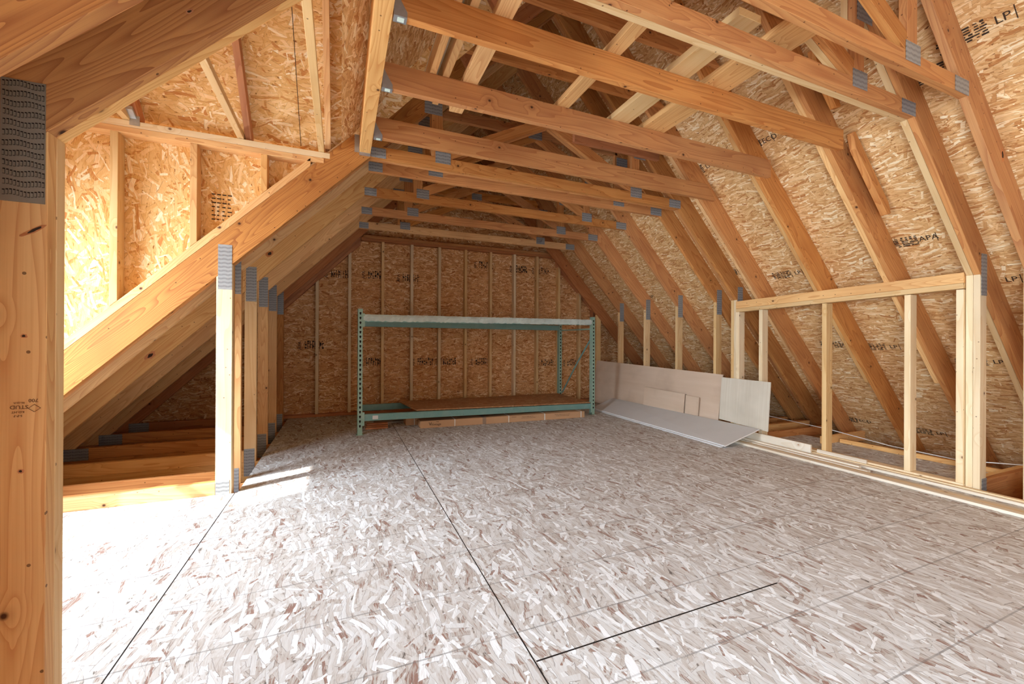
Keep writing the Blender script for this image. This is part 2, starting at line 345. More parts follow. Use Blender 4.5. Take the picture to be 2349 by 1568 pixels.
# dormer: front wall with window opening, near cheek, far cheek, little gable roof running out from the main one
WY0, WY1, WZ0, WZ1 = 1.98, 2.68, 0.80, 2.02
bm = bmesh.new()
def bx_(y0, y1, z0, z1): box_bm(DX0-0.12, DX0, y0, y1, z0, z1, bm)
bx_(YN+0.0, WY0, -0.3, 2.36); bx_(WY1, YA+0.11, -0.3, 2.36); bx_(WY0, WY1, -0.3, WZ0); bx_(WY0, WY1, WZ1, 2.36)
prism_bm([(YN+0.0, 2.36), (YA+0.11, 2.36), ((YN+YA+0.11)/2, 2.36+(YA+0.11-YN)/2)], 'x', DX0-0.12, DX0, bm)
struct(finish(bm, 'wall_left', M['osb_wall'], None, grain=(0,1,0), bevel=0))
bm = bmesh.new()
for z in (WZ0+0.02, (WZ0+WZ1)/2+0.03, WZ1-0.02): box_bm(DX0-0.07, DX0-0.03, WY0, WY1, z-0.02, z+0.02, bm)
for y in (WY0+0.02, WY1-0.02): box_bm(DX0-0.07, DX0-0.03, y-0.02, y+0.02, WZ0, WZ1, bm)
struct(finish(bm, 'window_1', mat_plain('white window frame', srgb(236,236,232), 0.4), None, bevel=0))
YDM = (YN+YA+0.09)/2; EAVE = 2.425
# cheek sheathing (outside of the studs), far and near
ck = lambda y0, y1, nm, sd: struct(finish(prism_bm([(DX0, topL(DX0)+0.004), (DX0, EAVE-0.03), (-0.06, EAVE-0.03), (-0.03, topL(-0.03)+0.004)], 'y', y0, y1), nm, M['osb_dormer'], None, grain=(0,0,1), bevel=0, seed=sd))
cheek_far = ck(YA+0.089, YA+0.101, 'wall_dormer_far', 21); ck(YN-0.012, YN, 'wall_dormer_near', 22)
def dslope(y0, y1, name):
    """dormer roof plane from the ridge y0 down to the eave y1, running in x from the dormer front to the main slope"""
    zr = EAVE+abs(YA+0.10-YDM)
    bm = bmesh.new(); s = 1 if y1 > y0 else -1
    P = [(DX0-0.2, y0, zr), (xl(zr)-HL+0.35, y0, zr), (0.02, y1, EAVE-0.02), (DX0-0.2, y1, EAVE-0.02)]
    P = [(x, y, z) for x, y, z in P]
    A = [bm.verts.new(p) for p in P]; B = [bm.verts.new((p[0], p[1], p[2]+0.018)) for p in P]
    bm.faces.new(A); bm.faces.new(B[::-1])
    for i in range(4): bm.faces.new((A[i], B[i], B[(i+1) % 4], A[(i+1) % 4]))
    return struct(finish(bm, name, M['osb_dormer'], None, grain=(1,0,0), bevel=0, seed=31))
dslope(YDM, YA+0.12, 'ceiling_dormer'); dslope(YDM, YN-0.02, 'ceiling_dormer_near')

# ------------------------------------------------------------------ trusses
def plate(x0, x1, z0, z1, y, parent, name='nail_plate', upright=False):
    return finish(box_bm(x0, x1, y-0.0016, y, z0, z1), name, M['plate'], parent, grain=(0,0,1) if upright else (0,0,1), bevel=0, seed=1)
def truss(y0, label, mats, t=T, front=True, group='attic roof trusses across the room', big=False, gable_end=False):
    mats = dict({'pr': 'spruce'}, **mats)
    tr = empty('attic_truss', (0, y0, 0), label, 'roof truss')
    y1 = t-0.0008
    mt = lambda k: M[mats.get(k, mats['*'])]
    P = lambda name, pts, mk, grain: finish(prism_bm(pts, 'y', 0.0008, y1), name, mt(mk), tr, grain)
    zr = ZCH
    xb0, xb1 = xl(zr), xr(zr)
    P('top_chord', [(xb0, zr), (xb0-HL/SL, zr), (XRD, ZRD), (XRD, ZIN), (XIN, ZIN)] if XIN < XRD else [(xb0, zr), (xb0-HL/SL, zr), (XRD, ZRD), (XRD, lowL(XRD))], 'cl', (1,0,SL))
    P('top_chord', [(xb1, zr), (xb1+HR/SR, zr), (XRD+0.001, ZRD-0.001), (XRD+0.001, ZIN-0.003)], 'cr', (1,0,-SR))
    P('bottom_chord', [(xb0-0.30, -0.255), (xb1+0.30, -0.255), (xb1+0.30, zr-0.001), (xb0-0.30, zr-0.001)], 'b', (1,0,0))
    if not gable_end: P('collar', [(xl(ZC)+0.001, ZC), (xr(ZC)-0.001, ZC), (xr(ZC+0.089)-0.001, ZC+0.089), (xl(ZC+0.089)+0.001, ZC+0.089)], 'co', (1,0,0))
    P('post', [(XL-0.089, zr), (XL, zr), (XL, lowL(XL)-0.001), (XL-0.089, lowL(XL-0.089)-0.001)], 'p', (0,0,1))
    P('post', [(XR, zr), (XR+0.089, zr), (XR+0.089, lowR(XR+0.089)-0.001), (XR, lowR(XR)-0.001)], 'pr', (0,0,1))
    P('eave_board', [(xb0+0.16, zr), (XL-0.090, zr), (XL-0.090, 0.076), (xl(0.076)+0.06, 0.076)], 'b', (1,0,0))
    P('eave_board', [(xb1-0.16, zr), (XR+0.090, zr), (XR+0.090, 0.076), (xr(0.076)-0.06, 0.076)], 'b', (1,0,0))
    for xa, s in (() if gable_end else ((0.655, 1), (2.60, -1))):
        f = lowL if s > 0 else lowR
        P('web', [(xa, ZC+0.090), (xa+0.089, ZC+0.090), (xa+0.089, f(xa+0.089)-0.001), (xa, f(xa)-0.001)], 'w', (0,0,1))
    if not gable_end: P('diagonal_web', [(0.818, ZC+0.09), (1.699, 2.915), (1.699, 2.939), (1.551, 2.939), (0.746, 2.537), (0.746, ZC+0.09)], 'd', (2,0,1))
    if not gable_end: P('diagonal_web', [(2.582, ZC+0.09), (1.701, 2.915), (1.701, 2.939), (1.849, 2.939), (2.598, 2.565), (2.598, ZC+0.09)], 'd', (2,0,-1))
    if not gable_end: P('upper_tie', [(0.79, 2.941), (2.64, 2.941), (2.57, 3.03), (0.85, 3.03)], 'u', (1,0,0))
    if front:
        if not big: plate(XL-0.080, XL-0.002, 1.348, 1.643, 0, tr)
        plate(XL-0.088, XL-0.010, -0.14, 0.092, 0, tr); plate(-2.19, -2.01, -0.03, 0.074, 0, tr)
    if front and not gable_end:
        plate(XR+0.012, XR+0.089, 1.345, 1.632, 0, tr)
        plate(XR+0.025, XR+0.092, -0.14, 0.09, 0, tr)
        plate(CL+0.004, CL+0.112, 2.386, 2.460, 0, tr); plate(CR-0.135, CR+0.012, 2.386, 2.468, 0, tr)
        plate(0.686, 0.809, 2.425, 2.516, 0, tr); plate(2.583, 2.716, 2.422, 2.520, 0, tr)
        plate(1.62, 1.76, 2.925, 3.01, 0, tr); plate(0.60, 0.74, 2.80, 2.92, 0, tr); plate(2.62, 2.76, 2.80, 2.92, 0, tr)
    return tr
G_ = None
fir = {'*':'fir','cl':'fir','cr':'fir','p':'spruce'}
tm = truss(YM, 'attic truss nearest the viewer, its orange collar crossing the top corner of the frame', {'*':'fir','cl':'grain','pr':'pale'})
tn = truss(YN, 'front ply of the near double truss, with the huge nail plate on its post', {'*':'fir','cl':'grain','p':'pine','pr':'pale'}, t=0.036, big=True)
truss(YN+0.036, 'rear ply of the near double truss, pale post edge beside the big one', {'*':'spruce','cr':'spruce','cl':'pine','pr':'pale'}, t=0.036, front=False)
truss(YA, 'front ply of the sunlit double truss at the far side of the dormer', {'*':'fir','p':'pale','cl':'grain','b':'pine','pr':'pale'})
truss(YA+T, 'rear ply of the double truss at the far side of the dormer', {'*':'fir','p':'pine'}, front=False)
truss(YB, 'single attic truss just behind the sunlit double truss', {'*':'fir','p':'pine','cl':'pine'})
tc_ = truss(YC, 'attic truss whose top chord carries the big swirled knot', {'*':'fir','p':'spruce','cl':'pine','b':'pine'})
truss(YD, 'attic truss second from the rack among the far ones, orange posts', {'*':'fir','p':'pine','cl':'pine'})
truss(YE, 'attic truss right over the front of the green rack, last full collar', {'*':'fir','p':'pine','cl':'pine','co':'pine'})
truss(YF, 'dark reddish attic truss against the far gable wall', {'*':'red','p':'fir'}, gable_end=True)

# large embossed plate on the near post
y = 0
sbm = bmesh.new(); bm = box_bm(-0.7440, -0.6655, -0.0017, 0.0002, 1.338, 1.630)
for i in range(12):
    for j in range(12):
        x = -0.7395+i*0.00625+0.0008*math.sin(j); z = 1.353+j*0.0237+0.0022*math.sin(i*0.7+j)
        box_bm(x, x+0.0030, -0.0031, -0.0017, z, z+0.0095, bm); box_bm(x-0.0007, x+0.0036, -0.0020, -0.0016, z-0.001, z+0.0125, sbm)
finish(sbm, 'plate_slots', M['dark'], tn, grain=(0,0,1), bevel=0)
finish(bm, 'nail_plate', mat_plain('zinc grey plate', srgb(140,134,122), 0.45, 0.2, 0.1, 40), tn, grain=(0,0,1), bevel=0, label='large embossed zinc plate')
# grade stamp, printed upside down on the post
for s, sz, dx, dz in (('700', 0.012, -0.684, 0.862), ('S-P-F', 0.0075, -0.711, 0.826), ('KD-HT', 0.0075, -0.711, 0.835), ('STUD', 0.013, -0.709, 0.847), ('RE.QUA', 0.0055, -0.709, 0.857), ('\u25c7', 0.02, -0.682, 0.843)):
    if s == '\u25c7':
        bm = bmesh.new()
        for a in range(4):
            t0, t1 = a*math.pi/2, (a+1)*math.pi/2
            beam_bm((dx+0.011*math.cos(t0), -0.001, dz+0.009*math.sin(t0)), (dx+0.011*math.cos(t1), -0.001, dz+0.009*math.sin(t1)), 0.0012, 0.0006, (0,1,0), bm)
        finish(bm, 'grade_stamp', M['inklight'], tn, bevel=0)
    else:
        text_mesh(s, sz, M['inklight'], (dx, YN-0.0009, dz), (-1,0,0), (0,0,-1), 'grade_stamp', tn, 0.0002)

def knot(tr, x, z, rx, rz, ang=0.0, seed=1):
    """a dark loose knot with a broken outline on the face of a truss member"""
    r = random.Random(seed); par = tr
    for nm, k, mat_, yy in (('knot_rim', 1.9, M['red'], -0.0003), ('knot', 1.0, M['ink'], -0.0005)):
        bm = bmesh.new(); vs = []
        for a in range(14):
            t_ = 2*math.pi*a/14; q_ = k*r.uniform(.75, 1.15); u, v = rx*q_*math.cos(t_), rz*q_*math.sin(t_)
            vs.append((x+u*math.cos(ang)-v*math.sin(ang), z+u*math.sin(ang)+v*math.cos(ang)))
        prism_bm(vs, 'y', yy, 0.001, bm); finish(bm, nm, mat_, par, bevel=0)
knot(tc_, -1.384, 0.891, 0.024, 0.012, 0.7, 1); knot(tc_, -0.570, 1.765, 0.018, 0.012, 0.7, 2)
knot(tm, 3.619, 2.133, 0.011, 0.022, 0.1, 3); knot(tn, -0.684, 1.274, 0.016, 0.003, 0.6, 4); knot(tn, -0.381, 1.898, 0.006, 0.003, 0.7, 5)
knot(tn, -0.706, 0.693, 0.003, 0.003, 0, 6); knot(tn, -0.702, 1.017, 0.0035, 0.003, 0, 7)
# ------------------------------------------------------------------ header over the dormer opening, hung ceiling joists
hd = finish(box_bm(CL-0.076, CL-0.002, YN+0.074, YA-0.002, 2.386, 2.62), 'header_beam', M['pine'], None, grain=(0,1,0))
tag(hd, 'pale header beam running away from the viewer that carries the joist hangers', 'beam')
JY = [(1.787, 'longest and nearest hung ceiling joist, knotty orange face', 3.276), (2.320, 'middle one of the three hung ceiling joists', 3.278), (2.909, 'hung ceiling joist with a red smudge near its hanger, nearest the double truss', 3.355)]
RAFT = []
for i, (yj, lb, xe) in enumerate(JY):
    zt = ZC+0.140
    j = finish(prism_bm([(CL+0.002, ZC), (xe, ZC), (xe, zt), (CL+0.002, zt)] if i != 2 else [(CL+0.002, ZC), (xe-0.02, ZC), (xe-0.13, zt), (CL+0.002, zt)], 'y', yj, yj+T), 'ceiling_joist', M['fir'], None, (1,0,0))
    tag(j, lb, 'joist', 'ceiling joists hung from the header')
    hg = empty('joist_hanger', (CL, yj, ZC), 'galvanised joist hanger under the ' + ('longest joist', 'middle joist', 'red-smudged joist')[i], 'bracket', 'joist hangers on the header')
    g = bmesh.new(); hx = CL+0.0015
    box_bm(hx, hx+0.055, yj-0.002, yj+T+0.002, ZC-0.003, ZC-0.0008, g)
    for ys in (yj-0.0025, yj+T+0.0008): prism_bm([(hx, ZC-0.003), (hx+0.055, ZC-0.003), (hx+0.055, ZC+0.02), (hx+0.022, ZC+0.075), (hx, ZC+0.12)], 'y', ys, ys+0.0017, g)
    o = finish(g, 'bracket', M['steel'], None, bevel=0); local(o, hg)
    lab = finish(box_bm(hx+0.016, hx+0.044, yj+0.006, yj+T-0.006, ZC-0.0042, ZC-0.0032), 'sticker', mat_plain('sticker white green', srgb(214,232,222), 0.6), None, bevel=0); local(lab, hg)
# hanger at the far end of the header
eh = finish(box_bm(CL-0.110, CL-0.0776, YA-0.0035, YA-0.0018, 2.40, 2.56, box_bm(CL-0.0776, CL-0.002, YA-0.05, YA-0.0018, 2.3825, 2.3852)), 'joist_hanger', M['steel'], None, bevel=0)
tag(eh, 'perforated steel hanger where the header meets the sunlit double truss', 'bracket')

# ------------------------------------------------------------------ stick framed rafters between the double trusses
rn = ['nearest stick framed rafter, a short scab block nailed beside it', 'middle stick framed rafter above the knee wall', 'stick framed rafter closest to the far double truss']
for i, (yj, _, xe) in enumerate(JY):
    r = empty('rafter', (0, yj+T+0.001, 0), rn[i], 'rafter', 'stick framed rafters above the knee wall')
    xb = xr(-0.12)
    finish(prism_bm([(xb-0.02, -0.12), (xb+HR/SR, -0.12), (XRD+0.001, ZRD-0.001), (XRD+0.001, ZIN-0.003)], 'y', 0, T), 'main_board', M['fir'], r, (1,0,-SR))
    xe2 = (4.79, 4.83, 4.60)[i]
    finish(prism_bm([(xe2, lowR(xe2)), (xe2+0.04, lowR(xe2)+0.08), (2.62, lowR(2.62-0.01)+0.08), (2.62, lowR(2.62))], 'y', T+0.001, 2*T), 'sister_board', M['pine'], r, (1,0,-SR))
    # upper part of the left slope: from the header to the ridge
    finish(prism_bm([(0.86, lowL(0.86)), (0.76, topL(0.76)), (XRD, ZRD), (XRD, lowL(XRD))], 'y', 0, T), 'upper_rafter', M['red'], r, (1,0,SL))
    ct = finish(prism_bm([(0.833, 3.144), (2.70, 3.144), (2.58, 3.233), (0.90, 3.233)], 'y', yj-0.0, yj+T), 'collar_tie', M['fir'], None, (1,0,0))
    tag(ct, 'high collar tie joining the rafters above the ' + ('nearest', 'middle', 'farthest')[i] + ' ceiling joist', 'collar tie')
def scab(x0, x1, lb):
    o_ = -0.012; d = 0.125
    o = finish(prism_bm([(x0, topR(x0)+o_), (x1, topR(x1)+o_), (x1+0.035, topR(x1+0.035)+o_-0.045), (x1-0.015, topR(x1-0.015)-d), (x0+0.01, topR(x0+0.01)-d), (x0-0.03, topR(x0-0.03)-0.06)], 'y', 1.742, 1.785), 'wood_block', M['fir'], None, (1,0,-SR), 0.004)
    tag(o, lb, 'wood block')
scab(3.33, 3.74, 'short wood block with sloping ends beside the rafter, below the end of the longest joist'); scab(2.90, 3.13, 'short wood block with sloping ends beside the rafter, above the end of the longest joist')
sc_ = finish(box_bm(1.93, 2.90, YA-0.040, YA-0.003, 2.812, 2.935), 'tie_board', M['red'], None, (1,0,0))
tag(sc_, 'reddish cut board nailed high on the far double truss', 'board')

# loose boards lying across the joists
def loose(x0, x1, y0, y1, z0, z1, mat, lb): tag(finish(box_bm(x0, x1, y0, y1, z0, z1), 'loose_board', M[mat], None, (0,1,0)), lb, 'board', 'boards laid across the ceiling joists')
Z0 = ZC+0.1405
loose(0.652, 0.740, 1.47, 2.66, Z0, Z0+T, 'pine', 'narrow loose board on the joists with swirled grain, closest to the edgewise pair')
loose(1.276, 1.358, 1.30, 2.40, Z0, Z0+T, 'pine', 'narrow loose board alone in the middle of the joists')
loose(1.690, 1.835, 1.35, 2.40, Z0, Z0+T, 'spruce', 'pale wide loose board on the joists beside the widest one')
loose(1.960, 2.150, 1.25, 2.38, Z0, Z0+T, 'pine', 'widest loose board on the joists, nearest the roof slope')
loose(0.458, 0.495, 1.60, 2.60, Z0, Z0+0.089, 'pine', 'loose board standing on edge on the joists, nearer the header')
loose(0.532, 0.570, 1.60, 2.62, Z0, Z0+0.089, 'pine', 'loose board standing on edge on the joists, farther from the header')
loose(0.458, 0.570, 1.60, 2.55, Z0+0.0895, Z0+0.1085, 'pale', 'greyish board bridging the two edgewise boards above the joists')

# ------------------------------------------------------------------ far gable stud wall
sw = empty('stud_wall', (0, YG, 0), 'reddish stud wall framing the far gable behind the rack', 'stud wall')
ZP = 2.424
def gpart(nm, bm, mat, gr): o = finish(bm, nm, M[mat], None, gr); local(o, sw); return o
S0 = -0.2785
gpart('top_plate', box_bm(0.262, 3.35, YG, YG+0.088, ZP, ZP+0.037), 'red', (1,0,0)); gpart('top_plate', box_bm(0.262, 3.35, YG, YG+0.088, ZP+0.038, ZP+0.076), 'fir', (1,0,0))
gpart('bottom_plate', box_bm(XL-0.02, 4.05, YG, YG+0.088, 0.0, T), 'red', (1,0,0))
zl = lambda x: 1.55+(x+0.661)*(2.470-1.55)/(0.919); zrr = lambda x: 2.47-(x-3.30)*1.02
for k in (0, 1):
    o_ = -k*0.054
    gpart('sloped_plate', prism_bm([(-0.70, zl(-0.70)+o_-0.0), (0.255, zl(0.255)+o_), (0.255, zl(0.255)+o_-0.052), (-0.70, zl(-0.70)+o_-0.052)], 'y', YG, YG+0.088), 'red', (1,0,1))
    gpart('sloped_plate', prism_bm([(3.36, zrr(3.36)+o_), (4.2, zrr(4.2)+o_), (4.2, zrr(4.2)+o_-0.052), (3.36, zrr(3.36)+o_-0.052)], 'y', YG, YG+0.088), 'red', (1,0,-1))
def stud(x0, x1, mat):
    xc = (x0+x1)/2; t_ = lambda x: min(ZP-0.001, zl(x)-0.108, zrr(x)-0.108)
    gpart('stud', prism_bm([(x0, T+0.001), (x1, T+0.001), (x1, t_(x1)), (x0, t_(x0))], 'y', YG+0.0005, YG+0.0875), mat, (0,0,1))
for i in range(11):
    x = S0+i*0.4064; stud(x-(0.0 if i > 1 else 0.03), x+T-(0.0 if i > 1 else 0.03), ('pale','pale','spruce','pale','pale','spruce','spruce','pale','spruce','spruce','spruce')[i])
stud(-0.725, -0.687, 'red'); stud(4.06, 4.098, 'red')
# panel stamps printed on the gable sheathing
def stamp(x, z, s=0.060, txt='APA', rotated=True, n=8, parent=None, yy=YG+0.0895):
    par = parent
    xd, yd = ((0,0,1), (-1,0,0)) if rotated else ((1,0,0), (0,0,1))
    text_mesh(txt, s, M['ink'], (x, yy, z), xd, yd, 'panel_stamp', gable, 0.0004)
    bm = bmesh.new(); r = random.Random(int(abs(x)*1000+z*77))
    for k in range(n):
        xx = x+0.06+k*0.030
        for q_ in range(5):
            a0 = z-s*0.8+r.uniform(0, .01)+q_*s*0.36; box_bm(xx, xx+r.choice([0.006, 0.010, 0.022]), yy-0.0004, yy, a0, a0+s*r.uniform(.22, .42), bm)
    finish(bm, 'panel_stamp', M['ink'], gable, bevel=0)
for x, z in ((-0.50, 0.955), (-0.18, 1.935), (0.30, 1.955), (0.78, 1.94), (1.0, 0.71), (0.28, 0.715), (1.35, 0.71), (1.95, 2.22), (2.55, 2.20), (2.95, 2.20), (3.05, 0.66), (3.55, 0.66), (1.9, 0.70)):
    stamp(x, z)

# ------------------------------------------------------------------ knee wall between the double trusses
kw = empty('stud_wall', (XR, YA, 0), 'low open stud wall under the stick framed rafters', 'stud wall')
def kpart(nm, bm, mat, gr): o = finish(bm, nm, M[mat], None, gr); local(o, kw); return o
XW = XR-0.02
kpart('bottom_plate', box_bm(XW, XW+0.088, YN+0.075, YA-0.003, 0.0, T), 'pale', (0,1,0))
kpart('top_plate', prism_bm([(YN+0.075, 1.400), (YA-0.003, 1.352), (YA-0.003, 1.390), (YN+0.075, 1.438)], 'x', XW, XW+0.088), 'spruce', (0,1,0))
kpart('top_plate', prism_bm([(YN+0.075, 1.439), (YA-0.003, 1.391), (YA-0.003, 1.470), (YN+0.075, 1.512)], 'x', XW, XW+0.05), 'pine', (0,1,0))
for y0, mt_ in ((YN+0.076, 'pale'), (1.730, 'pale'), (2.318, 'spruce'), (2.925, 'pale'), (YA-0.042, 'pale')):
    kpart('stud', box_bm(XW+0.001, XW+0.087, y0, y0+T, T+0.001, 1.351+(YA-y0)/(YA-YN)*0.045), mt_, (0,0,1))
kb = finish(box_bm(4.72, 4.758, YN+0.09, 2.60, 0.0005, 0.04), 'eave_plate', M['pine'], None, (0,1,0)); tag(kb, 'long narrow plate on the floor edge behind the open stud wall', 'board')
st = finish(box_bm(4.80, 4.94, YG-0.06, YG-0.022, ZCH+0.08, 0.92), 'eave_stub', M['spruce'], None, (0,0,1)); tag(st, 'short pale upright stub in the eave near the far gable', 'wood block')
eb = empty('blocking', (4.3, 3.0, 0), 'dark blocking frame lying in the eave beside the leaning square panel', 'blocking')
for bm_, mt_, gr_ in ((box_bm(4.12, 5.2, 2.985, 3.023, -0.02, 0.07), 'fir', (1,0,0)), (box_bm(4.50, 5.2, 2.62, 2.658, -0.02, 0.075), 'pine', (1,0,0))):
    local(finish(bm_, 'board', M[mt_], None, gr_), eb)

# ------------------------------------------------------------------ dormer framing: far cheek studs, plates, joists, rafters
cw = empty('stud_wall', (-1.0, YA, 2.3), 'bright cheek wall of the dormer, short studs standing on the sloping chord', 'stud wall')
def cpart(nm, bm, mat, gr): o = finish(bm, nm, M[mat], None, gr); local(o, cw); return o
cpart('top_plate', box_bm(DX0+0.01, -0.115, YA+0.0005, YA+0.088, 2.280, 2.317), 'pine', (1,0,0))
cpart('top_plate', box_bm(DX0+0.01, -0.075, YA+0.0005, YA+0.088, 2.318, 2.358), 'pale', (1,0,0))
cpart('sloped_plate', prism_bm([(-2.38, topL(-2.38)+0.002), (-0.20, topL(-0.20)+0.002), (-0.20, topL(-0.20)+0.062), (-2.38, topL(-2.38)+0.062)], 'y', YA+0.0005, YA+0.088), 'pine', (1,0,1))
for x0 in (-2.12, -1.70, -1.292, -0.896, -0.504):
    x1 = x0+T
    cpart('stud', prism_bm([(x0, topL(x0)+0.064), (x1, topL(x1)+0.064), (x1, 2.279), (x0, 2.279)], 'y', YA+0.001, YA+0.0875), 'spruce' if x0 < -1 else 'pine', (0,0,1))
djl = ['dormer ceiling joist closest to the header', 'dormer ceiling joist in the middle of the dormer, slanting end', 'dormer ceiling joist with the steel tie']
for i, x0 in enumerate((-0.150, -0.640, -1.235)):
    o = finish(box_bm(x0, x0+T, YN+0.08, YA+0.05, 2.360, 2.40), 'dormer_joist', M['spruce'], None, (0,1,0)); tag(o, djl[i], 'joist', 'joists across the dormer')
    xx = x0+T+0.004
    zr = EAVE-0.02+abs(YA+0.10-YDM)
    pts = [(YDM+0.02, zr-0.14), (YA+0.06, 2.360), (YA+0.088, 2.360), (YA+0.088, EAVE-0.024), (YDM+0.02, zr-0.005)]
    zb = 2.400 if i == 0 else 2.361
    pts = [(YDM+0.03, zr-0.13), (YA+0.03, zb), (YA+0.088, zb), (YA+0.088, EAVE-0.012), (YDM+0.03, zr-0.04)]
    o = finish(prism_bm(pts, 'x', xx, xx+T), 'dormer_rafter', M['pine' if i == 0 else 'red'], None, (0,1,-1)); tag(o, 'sloping dormer rafter beside the ' + djl[i], 'rafter', 'rafters of the dormer')
dt = finish(box_bm(-1.200, -1.150, YA-0.0022, YA-0.0002, 2.33, 2.39, prism_bm([(YA-0.06, 2.42), (YA-0.0002, 2.385), (YA-0.0002, 2.37), (YA-0.06, 2.40)], 'x', -1.200, -1.165)), 'hurricane_tie', M['steel'], None, bevel=0)
tag(dt, 'small twisted steel tie on the dormer wall plate', 'bracket')
# chalk line on the dormer sheathing
zc = lambda y: 5.75-y-0.052
struct(finish(beam_bm((-0.275, 2.60, zc(2.60)+0.02), (-0.267, 3.31, zc(3.31)+0.02), 0.004, 0.001, (1,0,0)), 'trim_2', M['ink'], None, bevel=0))

# ------------------------------------------------------------------ pallet rack
TEAL = srgb(146,180,162); TEAL2 = srgb(118,162,156)
def mat_rack(name, col, dust=0.35):
    mt, t, b = nt(name); q = NB(t); tc = q.n('ShaderNodeTexCoord').outputs['Object']
    n = q.noise(tc, 9.0, 5.0, 0.7); n2 = q.noise(tc, 70.0, 3.0, 0.6)
    c = q.mix(q.math('MULTIPLY', q.math('SUBTRACT', n, 0.45, clamp=True), dust*4), (*col, 1), (*srgb(190,204,190), 1))
    c = q.mix(q.math('MULTIPLY', q.math('GREATER_THAN', n2, 0.69), 0.8), c, (*srgb(100,74,54), 1))
    q.l(c, b.inputs['Base Color']); b.inputs['Roughness'].default_value = 0.45; b.inputs['Metallic'].default_value = 0.1
    return mt
M['rack'] = mat_rack('teal rack paint', TEAL); M['rackdark'] = mat_rack('teal beam paint', TEAL2, 0.15)
rk = empty('pallet_rack', (0.2, 4.74, 0), 'teal steel pallet rack standing before the far gable wall', 'shelving rack')
def rp(nm, bm, mat, parent=None, bevel=0, **k):
    o = finish(bm, nm, M[mat] if isinstance(mat, str) else mat, None, (1,0,0), bevel, **k); local(o, rk) 
    return o
FL, FR, BL, BR = Vector((0.20, 4.735, 0)), Vector((3.300, 4.925, 0)), Vector((0.232, 5.60, 0)), Vector((3.262, 5.80, 0))
ex = (FR-FL).normalized()
def upright(p, h, inner):
    """C-section post: web faces out, holes down the face"""
    bm = bmesh.new(); wd = 0.048; dp = 0.06; n = Vector((-ex.y, ex.x, 0)); P = lambda a, b_: p+ex*a+n*b_
    def wall(a0, b0, a1, b1):
        q4 = [P(a0, b0), P(a1, b0), P(a1, b1), P(a0, b1)]
        A = [bm.verts.new(v) for v in q4]; B = [bm.verts.new(v+Vector((0,0,h))) for v in q4]
        bm.faces.new(A[::-1]); bm.faces.new(B)
        for i in range(4): bm.faces.new((A[i], A[(i+1) % 4], B[(i+1) % 4], B[i]))
    wall(-wd/2, 0, wd/2, 0.0025); wall(-wd/2, 0.0026, -wd/2+0.0025, dp); wall(wd/2-0.0025, 0.0026, wd/2, dp)
    o = rp('upright', bm, 'rack')
    sl = bmesh.new(); k = 0; z = 0.10
    while z < h-0.03:
        c0 = p-n*0.0006+Vector((0,0,z)); pts = []
        for a in range(8):
            t_ = math.pi*a/7; pts.append(c0+ex*(0.0105*math.cos(t_))+Vector((0,0,0.0105*math.sin(t_))))
        pts += [c0-ex*0.004-Vector((0,0,0.019)), c0+ex*0.004-Vector((0,0,0.019))]
        sl.faces.new([sl.verts.new(v) for v in pts]); z += 0.0508
    s = finish(sl, 'slot_pattern', M['dark'], None, bevel=0); s.parent = o
    fp = bmesh.new(); c0 = p+n*0.03
    beam_bm(c0+Vector((0,0,0.0)), c0+Vector((0,0,0.004)), 0.075, 0.085, ex, fp); f = finish(fp, 'foot_plate', M['rack'], None, bevel=0); f.parent = o
    # holes on the inner flange too
    return o
upright(FL, 1.365, 1); upright(FR, 1.372, -1); upright(BL, 1.30, 1); upright(BR, 1.30, -1)
wrap = mat_plain('torn white wrap on the beam', srgb(196,210,204), 0.4, 0.0, 0.38, 9)
def beam(p0, p1, z0a, z1a, z0b, z1b, mat, nm='shelf_beam', off=-0.0):
    bm = bmesh.new(); n = Vector((-ex.y, ex.x, 0)); a = Vector(p0)+ex*0.026+n*off; b_ = Vector(p1)-ex*0.026+n*off
    v = [a+Vector((0,0,z0a)), b_+Vector((0,0,z0b)), b_+Vector((0,0,z1b)), a+Vector((0,0,z1a))]
    A = [bm.verts.new(x) for x in v]; B = [bm.verts.new(x+n*0.042) for x in v]
    bm.faces.new(A[::-1]); bm.faces.new(B)
    for i in range(4): bm.faces.new((A[i], A[(i+1) % 4], B[(i+1) % 4], B[i]))
    return rp(nm, bm, mat, bevel=0.003)
beam(FL, FR, 1.222, 1.300, 1.258, 1.330, 'rackdark'); beam(BL, BR, 1.205, 1.285, 1.205, 1.285, 'rackdark')
beam(FL, FR, 0.148, 0.222, 0.082, 0.155, 'rackdark'); beam(BL, BR, 0.12, 0.20, 0.10, 0.18, 'rackdark')
